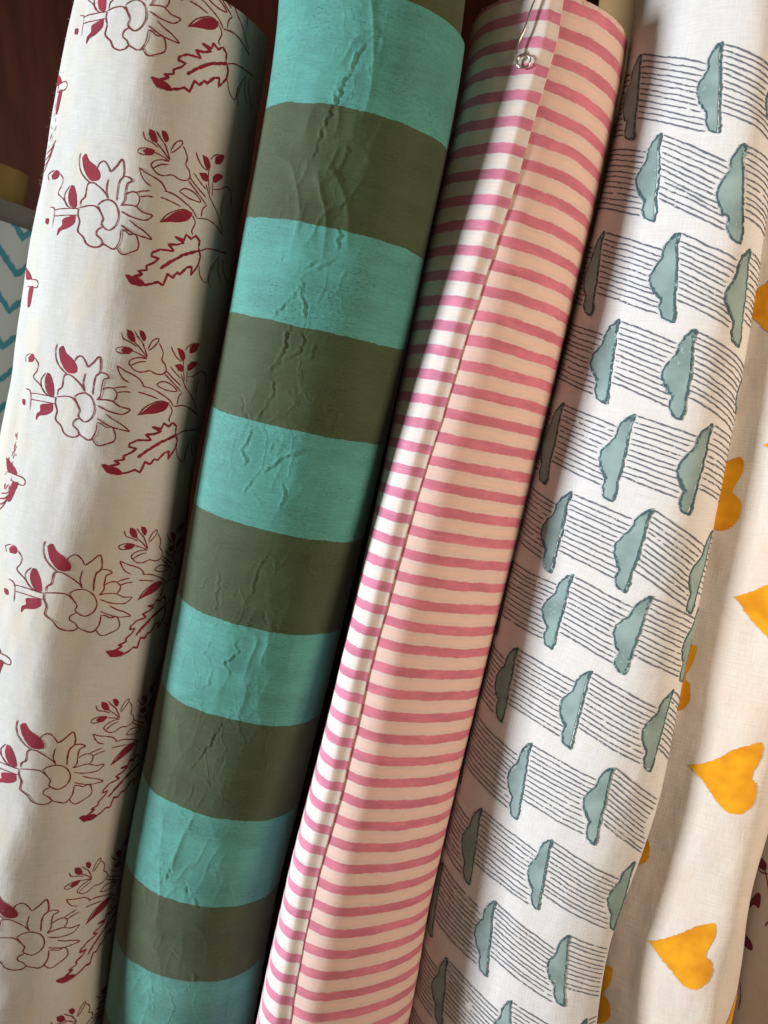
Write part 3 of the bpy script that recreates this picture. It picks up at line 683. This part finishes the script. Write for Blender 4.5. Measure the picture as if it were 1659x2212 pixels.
# ---- white roll with the crimson floral print
root, floral_cloth, FS, _, _ = make_roll('floral', 'fabric_roll', 'wide white fabric roll printed with crimson outlined flowers and serrated leaves, at left',
    dict(t_range=.008, nu=240, nt=420, disp=soft_folds(.0019, 24, 14, 3, .00025)), M['floral_cloth'], [(0, FLORAL)])
def art_objects(art, S, s0, t0, parent, scale=1.0):
    groups = {}
    for nm, kind, w, pts in art: groups.setdefault(nm, []).append((kind, w, pts))
    for nm, items in groups.items():
        single = nm in ('printed_leaf', 'printed_bud', 'printed_stem')
        pr = Print(S)
        for kind, w, pts in items:
            q = [(s0 + a * scale, t0 + b * scale) for a, b in pts]
            if max(p[1] for p in q) < 2 or min(p[1] for p in q) > 640: continue
            if kind == 'line':
                path = straight_path(q, .5) if nm == 'printed_serrated_leaf' else smooth_path(q, .5)
                pr.line(path, w * (1.08 if nm == 'printed_serrated_leaf' else 1.18), 1 if nm == 'printed_serrated_leaf' else 0, 0.00003)
            else:
                pr.fill(q, 1)
            if single: pr.build(nm, [M['floral_line'], M['floral_fill']], parent); pr = Print(S)
        pr.build(nm, [M['floral_line'], M['floral_fill']], parent)
for s0, t0 in FLORAL_AT: art_objects(FLORAL_ART, FS, s0, t0, floral_cloth)
for s0, t0 in STEM_AT:
    art_objects(STEM_ART, FS, s0, t0, floral_cloth)
for s0, t0 in SEED_AT:          # stippled seed head at the far left of the repeat
    pr = Print(FS)
    for k in range(46):
        a = s0 + random.uniform(-6, 5); b = t0 + random.uniform(-17, 14)
        if a - s0 > 2 + (b - t0) * .2: continue
        h = random.uniform(1.2, 3.2); pr.line(smooth_path([(a, b), (a + random.uniform(-.5, .3), b + h / 2), (a - .3, b + h)], .4), .5, 1)
    for k in range(4): pr.line(smooth_path([(s0 - 8 + k, t0 + 26 - 3 * k), (s0 - 2 + k, t0 + 24 - 3 * k), (s0 + 3 + k * .5, t0 + 17 - 2 * k)], .5), .7, 1)
    pr.build('printed_seed_head', [M['floral_line'], M['floral_fill']], floral_cloth)

# loose fibres standing off the lit edge of the cloth
def fibres(name, S, n, s_rng, t_rng, length, mat, parent, r=.00007, seed=1):
    g = random.Random(seed); V = []; Fc = []; nv = 0
    for _ in range(n):
        s0 = g.uniform(*s_rng); t0 = g.uniform(*t_rng); L = g.uniform(*length)
        P, nn = S.at(np.array([s0]) / 1000, np.array([t0]) / 1000); P, nn = P[0], nn[0]
        d = nn + np.array([g.uniform(-.8, .8), g.uniform(-.5, .5), g.uniform(-1.1, .8)]); d /= np.linalg.norm(d)
        bend = np.array([g.uniform(-1, 1), g.uniform(-1, 1), g.uniform(-1.2, .6)]) * L * .45
        pts = [P + d * L * f + bend * f * f for f in (0, .35, .7, 1)]
        a = np.cross(d, (0, 1, 0)); a /= np.linalg.norm(a) + 1e-9; b = np.cross(d, a)
        for f, p in zip((1, .9, .7, .3), pts):
            for k in range(3): V.append(p + r * f * (math.cos(k * 2.094) * a + math.sin(k * 2.094) * b))
        for q in range(3):
            for k in range(3): Fc.append((nv + q * 3 + k, nv + q * 3 + (k + 1) % 3, nv + q * 3 + 3 + (k + 1) % 3, nv + q * 3 + 3 + k))
        nv += 12
    V = np.array(V); o = link(name, mesh_from(name, local_world(parent, V), np.array(Fc), V[:, :2]), mat, parent); o['kind'] = 'stuff'
    return o
fibres('loose_fibres', FS, 150, (84, 104), (14, 330), (.0005, .0022), M['floral_cloth'], root, .00005, seed=4)

# ---- teal and olive banded roll
def creased(base, creases, depth, wide, jitter):
    segs = [(amp, straight_path(pts, .7)) for amp, pts in creases]
    def f(s, t):
        out = base(s, t)
        S_, T_ = s * 1000, t * 1000
        for k, (amp, q) in enumerate(segs):
            lo, hi = q.min(0) - 5, q.max(0) + 5
            j = np.where((T_[:, 0] > lo[1]) & (T_[:, 0] < hi[1]))[0]; i = np.where((S_[0] > lo[0]) & (S_[0] < hi[0]))[0]
            if not len(i) or not len(j): continue
            a, b = j[0], j[-1] + 1; c, d = i[0], i[-1] + 1
            g = np.stack([S_[a:b, c:d], T_[a:b, c:d]], -1)
            jit = np.stack([smooth_noise(g[..., 1] * .55 + k, g[..., 0] * .25, 31) + .6 * smooth_noise(g[..., 1] * 1.3 + k, g[..., 0] * .3, 33),
                            smooth_noise(g[..., 0] * .5, g[..., 1] * .4, 37)], -1) * jitter
            dist = np.linalg.norm((g + jit)[:, :, None] - q[None, None], axis=3)
            m = dist.argmin(2); dm = dist.min(2)
            fade = np.clip(np.minimum(m, len(q) - 1 - m) / max(3.0, len(q) * .25) + .1, 0, 1)
            fade = fade * (.65 + .5 * smooth_noise(g[..., 1] * .35 + 5 * k, g[..., 0] * .1, 43))
            side = np.sign((g[..., 0] + jit[..., 0]) - q[m][..., 0])
            out[a:b, c:d] += amp * depth * fade * (np.exp(-(dm / wide) ** 2) - .5 * np.exp(-((dm - 2.1 * wide) / (1.2 * wide)) ** 2) * (side > 0))
        return out
    return f
def scribbles(n, seed, s_lo, s_hi, t_lo, t_hi):
    """small random creases scattered between the traced ones"""
    r = random.Random(seed); out = []
    for _ in range(n):
        s0 = r.uniform(s_lo, s_hi); t0 = r.uniform(t_lo, t_hi); a = r.uniform(-.9, .9) + (math.pi / 2); L = r.uniform(3, 11)
        out.append((r.choice((.3, .4, -.35, .5)), [(s0, t0), (s0 + math.cos(a) * L * .5 + r.uniform(-1, 1), t0 + math.sin(a) * L * .5), (s0 + math.cos(a) * L, t0 + math.sin(a) * L)]))
    return out
tf = soft_folds(.0007, 24, 12, 11, .00006)
def crumpled(s, t):
    band = np.exp(-((s * 1000 - 118) / 26) ** 2)
    warp = .004 * smooth_noise(s * 60, t * 40, 91)
    r = (1 - np.abs(smooth_noise((s + warp) * 85 - t * 12, t * 34, 77))) ** 3 + .6 * (1 - np.abs(smooth_noise((s - warp) * 150 + t * 40, t * 70, 79))) ** 4
    where = np.clip(.35 + 1.1 * smooth_noise(s * 30, t * 18, 83), 0, 1)
    return tf(s, t) + .00075 * r * band * where + .0007 * band * smooth_noise(s * 70, t * 30, 87)
teal_disp = creased(crumpled, CREASES + scribbles(26, 5, 92, 136, 40, 540), .0008, .6, .95)
root, teal_cloth, TS, tp, tdir = make_roll('teal', 'fabric_roll', 'fabric roll with broad teal and olive green bands, creased down its front',
    dict(t_range=TEAL_TOP, nu=330, nt=960, dense=(.24, .78, .80), disp=teal_disp), M['band_cloth'], [(0, TEAL)], top_cut=(-.0035, .0060))
ra, rb = SPINES['teal'][0][3] * .955, SPINES['teal'][0][4] * .955
ti = Surface([tuple(np.array(tp) + tdir * .10) + (ra, rb), tuple(np.array(tp) + tdir * .05) + (ra, rb), tuple(np.array(tp) - tdir * .03) + (ra, rb)], [(0, TEAL)], True, nu=120, nt=30)
me = surface_mesh('inner_cloth', ti); me.vertices.foreach_set('co', local(root, ti.P.reshape(-1, 3)).astype(np.float32).ravel())
link('inner_cloth', me, M['band_inner'], root)
link('wound_end', cap_mesh('wound_end', local(root, ti.P[0][:-1:3]), .004, -tdir), M['band_inner'], root)

# ---- pink striped roll, its loose end folded into a hem that runs down the front
root, pink_cloth, PS, pp, pdir = make_roll('pink', 'fabric_roll', 'cream fabric roll with narrow pink stripes and a sunlit folded hem down it',
    dict(t_range=.0150, nu=220, nt=560, disp=creased(soft_folds(.0005, 24, 12, 21, .0001), PINK_CREASES, .0007, 1.2, .8)), M['pink_cloth'], PINK_SECTIONS)
he = np.array(HEM_EDGE); he = np.concatenate([[(123.3, -20)], he, [(101.0, 700)]])
tt = np.linspace(.0156, PS.t[-1], 420)
edge = np.interp(tt * 1000, he[:, 1], he[:, 0])
edge = edge + .25 * smooth_noise(tt * 40, tt * 0 + 2) + .15 * smooth_noise(tt * 160, tt * 0 + 5)
def hem_h(d, t):
    k = np.interp(t, (.02, .30), HEM_H)
    return .55 + k * np.where(d < 6, np.exp(-((d - 6) / 4.0) ** 2), np.exp(-((d - 6) / HEM_W) ** 2))
cols = np.concatenate([np.linspace(104, 22, 34), np.linspace(21, .0, 44)])
rows_S, rows_H, rows_UV = [], [], []
for j, e in enumerate(edge):
    h = hem_h(cols, tt[j]) + .25 * smooth_noise(cols * .08 + 7, np.full_like(cols, tt[j] * 22)) * np.exp(-(cols / 40) ** 2)
    ph = np.linspace(.15, 1, 12) * math.pi; r = h[-1] / 2
    s = np.concatenate([e - cols, e + r * .9 * np.sin(ph)]); hh = np.concatenate([h, r * (1 + np.cos(ph))])
    rows_S.append(s); rows_H.append(hh); rows_UV.append(np.concatenate([e - cols, e + ph * r]))
rows_S, rows_H, rows_UV = np.array(rows_S), np.array(rows_H), np.array(rows_UV)
P, n = PS.at(rows_S.ravel() / 1000, np.repeat(tt, rows_S.shape[1])); P = P + n * (rows_H.ravel() / 1000)[:, None]
me = grid_mesh('folded_hem', local(root, P).reshape(rows_S.shape + (3,)), rows_UV / 1000, np.repeat(tt[:, None], rows_S.shape[1], 1))
link('folded_hem', me, M['pink_hem_lit'], root)
fibres('loose_fibres', PS, 160, (60, 190), (15.2, 16.5), (.0005, .0022), M['pink_hem_lit'], root, .00005, seed=9)
tube('core_tube', np.array(pp) - pdir * .02, np.array(pp) + pdir * .075, .0150, .0150, M['kraft'], root)

# ---- pale roll with slate hatching and sage wave motifs
root, block_cloth, BS, bp, bdir = make_roll('block', 'fabric_roll', 'pale fabric roll block printed with grey hatching and sage green jagged half-moon shapes',
    dict(nu=220, nt=420, disp=soft_folds(.0007, 24, 13, 41, .00012)), M['block_cloth'], BLOCK_SECTIONS, closed=False, wound=False)
solidify(block_cloth, .0006)
bi = Surface(SPINES['block'], [(0, INNER_T), (.30, INNER_T), (.68, INNER_B), (1, INNER_B)], True, nu=80, nt=80)
me = surface_mesh('inner_cloth', bi); me.vertices.foreach_set('co', local(root, bi.P.reshape(-1, 3)).astype(np.float32).ravel())
link('inner_cloth', me, M['block_cloth'], root)
link('wound_end', cap_mesh('wound_end', local(root, bi.P[0][:-1:2]), .004, -bdir), M['block_cloth'], root)
SLANT = .25
wa = np.array(WAVE_ART)
k_tip, k_bot = 0, 10
right = wa[:k_bot + 1]; left = np.concatenate([wa[k_bot:], wa[:1]])[::-1]
smax = BS.perim * 1000 - .6
for row in ROWS:
    ss = [a for a, _ in row]; t_row = row[0][1]
    jit = [(random.uniform(-.6, .6), tb - t_row + random.uniform(-.3, .3), random.uniform(.95, 1.06), random.uniform(.95, 1.03)) for _, tb in row]
    for q, s_tip in enumerate(ss):
        js, jt, kx, ky = jit[q]
        pts = [(s_tip + js + a * kx + random.uniform(-.25, .25), t_row + jt + b * ky + random.uniform(-.2, .2)) for a, b in WAVE_ART]
        pts = [(min(a, smax), b) for a, b in pts]
        if min(p[0] for p in pts) < smax - 1:
            pr = Print(BS)
            ox, oy = random.uniform(-.7, .5), random.uniform(-.3, .9)
            cs, ct = np.mean(pts, 0)
            pr.fill([(min(smax, cs + (a - cs) * .95 + ox), ct + (b_ - ct) * .97 + oy) for a, b_ in pts], 0, 0.0, .25, 1.1, True)
            outline = straight_path(pts + pts[:1], .5)
            outline = outline + np.stack([smooth_noise(outline[:, 1] * 1.1 + s_tip, outline[:, 0] * .3, 3), smooth_noise(outline[:, 1] * .4, outline[:, 0] * 1.2 + t_row, 8)], 1) * .32
            outline[:, 0] = np.minimum(outline[:, 0], smax)
            pr.line(outline, .82, 1, .00006, 1.0)
            n_o = len(outline)
            for f0, f1, wd in ((0, .07, 1.2), (.41, .50, 1.3), (.60, .70, 1.2), (.94, .995, 1.3)):
                part = outline[int(f0 * n_o):int(f1 * n_o)] + (random.uniform(-.2, .5), random.uniform(-.3, .3)); part[:, 0] = np.minimum(part[:, 0], smax)
                pr.line(part, wd * random.uniform(.6, 1.1), 1, .00009, .2)
            pr.build('printed_half_moon', [M['block_fill'], M['block_outline']], block_cloth)
        pr = Print(BS)
        s_next = ss[q + 1] if q + 1 < len(ss) else s_tip + 36
        jn = jit[q + 1] if q + 1 < len(ss) else (0, 0, 1, 1)
        for k in range(12):
            tl = .8 + k * 2.6 + random.uniform(-.25, .25)
            a0 = s_tip + js + kx * np.interp(tl / ky, right[:, 1], right[:, 0]) + .8 + random.uniform(-.2, .5)
            a1 = s_next + jn[0] + jn[2] * np.interp((tl + SLANT * 26) / jn[3], left[:, 1], left[:, 0]) - .7 - random.uniform(-.2, .6)
            a1 = min(a1, smax)
            if a1 < a0 + 2: continue
            x = np.arange(a0, a1, .6); f = (x - a0) / (a1 - a0)
            y = t_row + tl + jt * (1 - f) + jn[1] * f + SLANT * (x - a0) + .28 * smooth_noise(x * .16 + k * 3.1, x * 0 + t_row, 4) + .16 * smooth_noise(x * .7, x * 0 + k + t_row, 6)
            cut = 0
            dry = smooth_noise(x * .22 + k * 7, x * 0 + t_row * .37 + q, 12) + .45 * smooth_noise(x * .9, x * 0 + k + q, 15)
            keep = dry > -1.12
            idx = np.where(keep)[0]
            if not len(idx): continue
            for run in np.split(idx, np.where(np.diff(idx) > 1)[0] + 1):
                if len(run) > 2: pr.line(np.stack([x[run], y[run]], 1), .62 if k not in (0, 11) else .72, 0, 0, .5)
        pr.build('printed_hatching', [M['block_line']], block_cloth)

# ---- cream roll with marigold hearts
root, heart_cloth, HS, hp, hdir = make_roll('heart', 'fabric_roll', 'cream fabric roll printed with large marigold yellow hearts, behind the grey-hatched roll',
    dict(nu=200, nt=360, disp=soft_folds(.0024, 20, 11, 51, .0003)), M['heart_cloth'], HEART_SECTIONS)
for s0, t0, k in HEART_AT:
    pr = Print(HS)
    pr.fill([(s0 + a * k + random.uniform(-.4, .4), t0 + b * k + random.uniform(-.4, .4)) for a, b in HEART_ART], 0, 0, .35, 1.6)
    pr.build('printed_heart', [M['heart_fill']], heart_cloth)

# ---- blush roll with wine leaves at the far right
root, leaf_cloth, LS, lp, ldir = make_roll('leaf', 'fabric_roll', 'blush fabric roll with dark wine red leaves, at the lower right edge',
    dict(nu=160, nt=300, disp=soft_folds(.0008, 24, 12, 61, .0001)), M['leaf_cloth'], [(0, circ())])
more = [[(a + ds, t + dt) for a, t in LEAF_ART[k % 3]] for k, (ds, dt) in enumerate([(26, -60), (34, -20), (24, 14), (38, 30), (50, -44), (56, 2), (28, -130), (46, -110), (60, -150), (30, -210), (52, -220), (40, -300), (62, -280)])]
for poly in LEAF_ART + more:
    pr = Print(LS); pr.fill(poly, 0); pr.build('printed_leaf', [M['leaf_fill']], leaf_cloth)
pr = Print(LS)
for pts in LEAF_LINES + [[(61, 500), (66, 510), (70, 524), (68, 532)], [(58, 575), (60, 582), (60, 590)]]: pr.line(smooth_path(pts, .5), .8)
pr.build('printed_stem', [M['leaf_fill']], leaf_cloth)

# ---- zigzag roll behind on the left, its wooden core showing
root, zig_cloth, ZS, zp, zdir = make_roll('chevron', 'fabric_roll', 'off-white fabric roll with teal zigzags, behind the floral roll at left edge',
    dict(nu=140, nt=240, disp=soft_folds(.0008, 24, 12, 71, .0001)), M['zigzag_cloth'], [(0, circ())])
zi = Surface([tuple(np.array(zp) + zdir * .012) + (.0325, .0290), tuple(np.array(zp) - zdir * .01) + (.0325, .0290), tuple(np.array(zp) - zdir * .03) + (.0325, .0290)], [(0, circ())], True, nu=80, nt=12)
me = surface_mesh('inner_cloth', zi); me.vertices.foreach_set('co', local(root, zi.P.reshape(-1, 3)).astype(np.float32).ravel())
link('inner_cloth', me, M['dull_cloth'], root)
tube('core_tube', np.array(zp) - zdir * .02, np.array(zp) + zdir * .032, .0175, .0175, M['ochre_wood'], root, .6)

# ---- bare cardboard tube standing behind the pink and pale rolls
ct = empty('cardboard_tube', 'tan cardboard tube end behind the tops of the pink striped and hatched rolls', 'tube', TUBE_BASE)
tube('tube_wall', TUBE_BASE, TUBE_TOP, .0155, .0155, M['tan_board'], ct)

# ---- steel safety pin hanging at the top of the pink roll
def wire(name, pts, r, mat, parent, n=10):
    p = np.array(pts, float); d = np.gradient(p, axis=0); d /= np.linalg.norm(d, axis=1)[:, None]
    ref = np.array((0.0, 1.0, 0.05)); V = []
    a = np.cross(d, ref); a /= np.linalg.norm(a, axis=1)[:, None] + 1e-9; b = np.cross(d, a)
    th = np.linspace(0, 2 * math.pi, n, endpoint=False)
    V = (p[:, None] + r * (np.cos(th)[None, :, None] * a[:, None] + np.sin(th)[None, :, None] * b[:, None])).reshape(-1, 3)
    Fc = []
    for k in range(len(p) - 1):
        i = np.arange(n) + k * n; j = (np.arange(n) + 1) % n + k * n
        Fc.append(np.stack([i, j, j + n, i + n], 1))
    return link(name, mesh_from(name, local(parent, V), np.concatenate(Fc)), mat, parent)
def on_pink(s, t, h):
    P, n = PS.at(np.array([s]) / 1000, np.array([t]) / 1000); return P[0] + n[0] * h / 1000
cs, ct = PIN_COIL
pin = empty('safety_pin', 'bent steel safety pin with a coiled end on the pink striped roll', 'safety pin', tuple(on_pink(cs, ct, 2.0)))
arm = [(a, b, h) for (a, b), h in zip(PIN_ARM, (4.0, 4.9, 5.4, 5.5, 5.4, 5.2))]
WR = .00050
arm = spline_matrix(len(arm), 60, False) @ np.array(arm)
wire('front_arm', [on_pink(*q) for q in arm], WR, M['steel'], pin)
coil = []
for k in range(80):
    f = k / 79; a = R(165) - f * R(430)
    coil.append((cs + .4 + 2.8 * math.cos(a), ct + .3 - 2.8 * math.sin(a), 5.2 - .9 * f))
wire('coil', [on_pink(*q) for q in coil], WR, M['steel'], pin)
back = [coil[-1], (coil[-1][0] + .6, coil[-1][1] - 1.8, 3.2), (coil[-1][0] + 1.0, coil[-1][1] - 4.5, .5), (PIN_ARM[2][0] + 1, PIN_ARM[2][1], -1.2), (PIN_ARM[1][0] + .8, PIN_ARM[1][1], -1.5)]
back = spline_matrix(len(back), 30, False) @ np.array(back)
wire('back_arm', [on_pink(*q) for q in back], WR, M['steel'], pin)
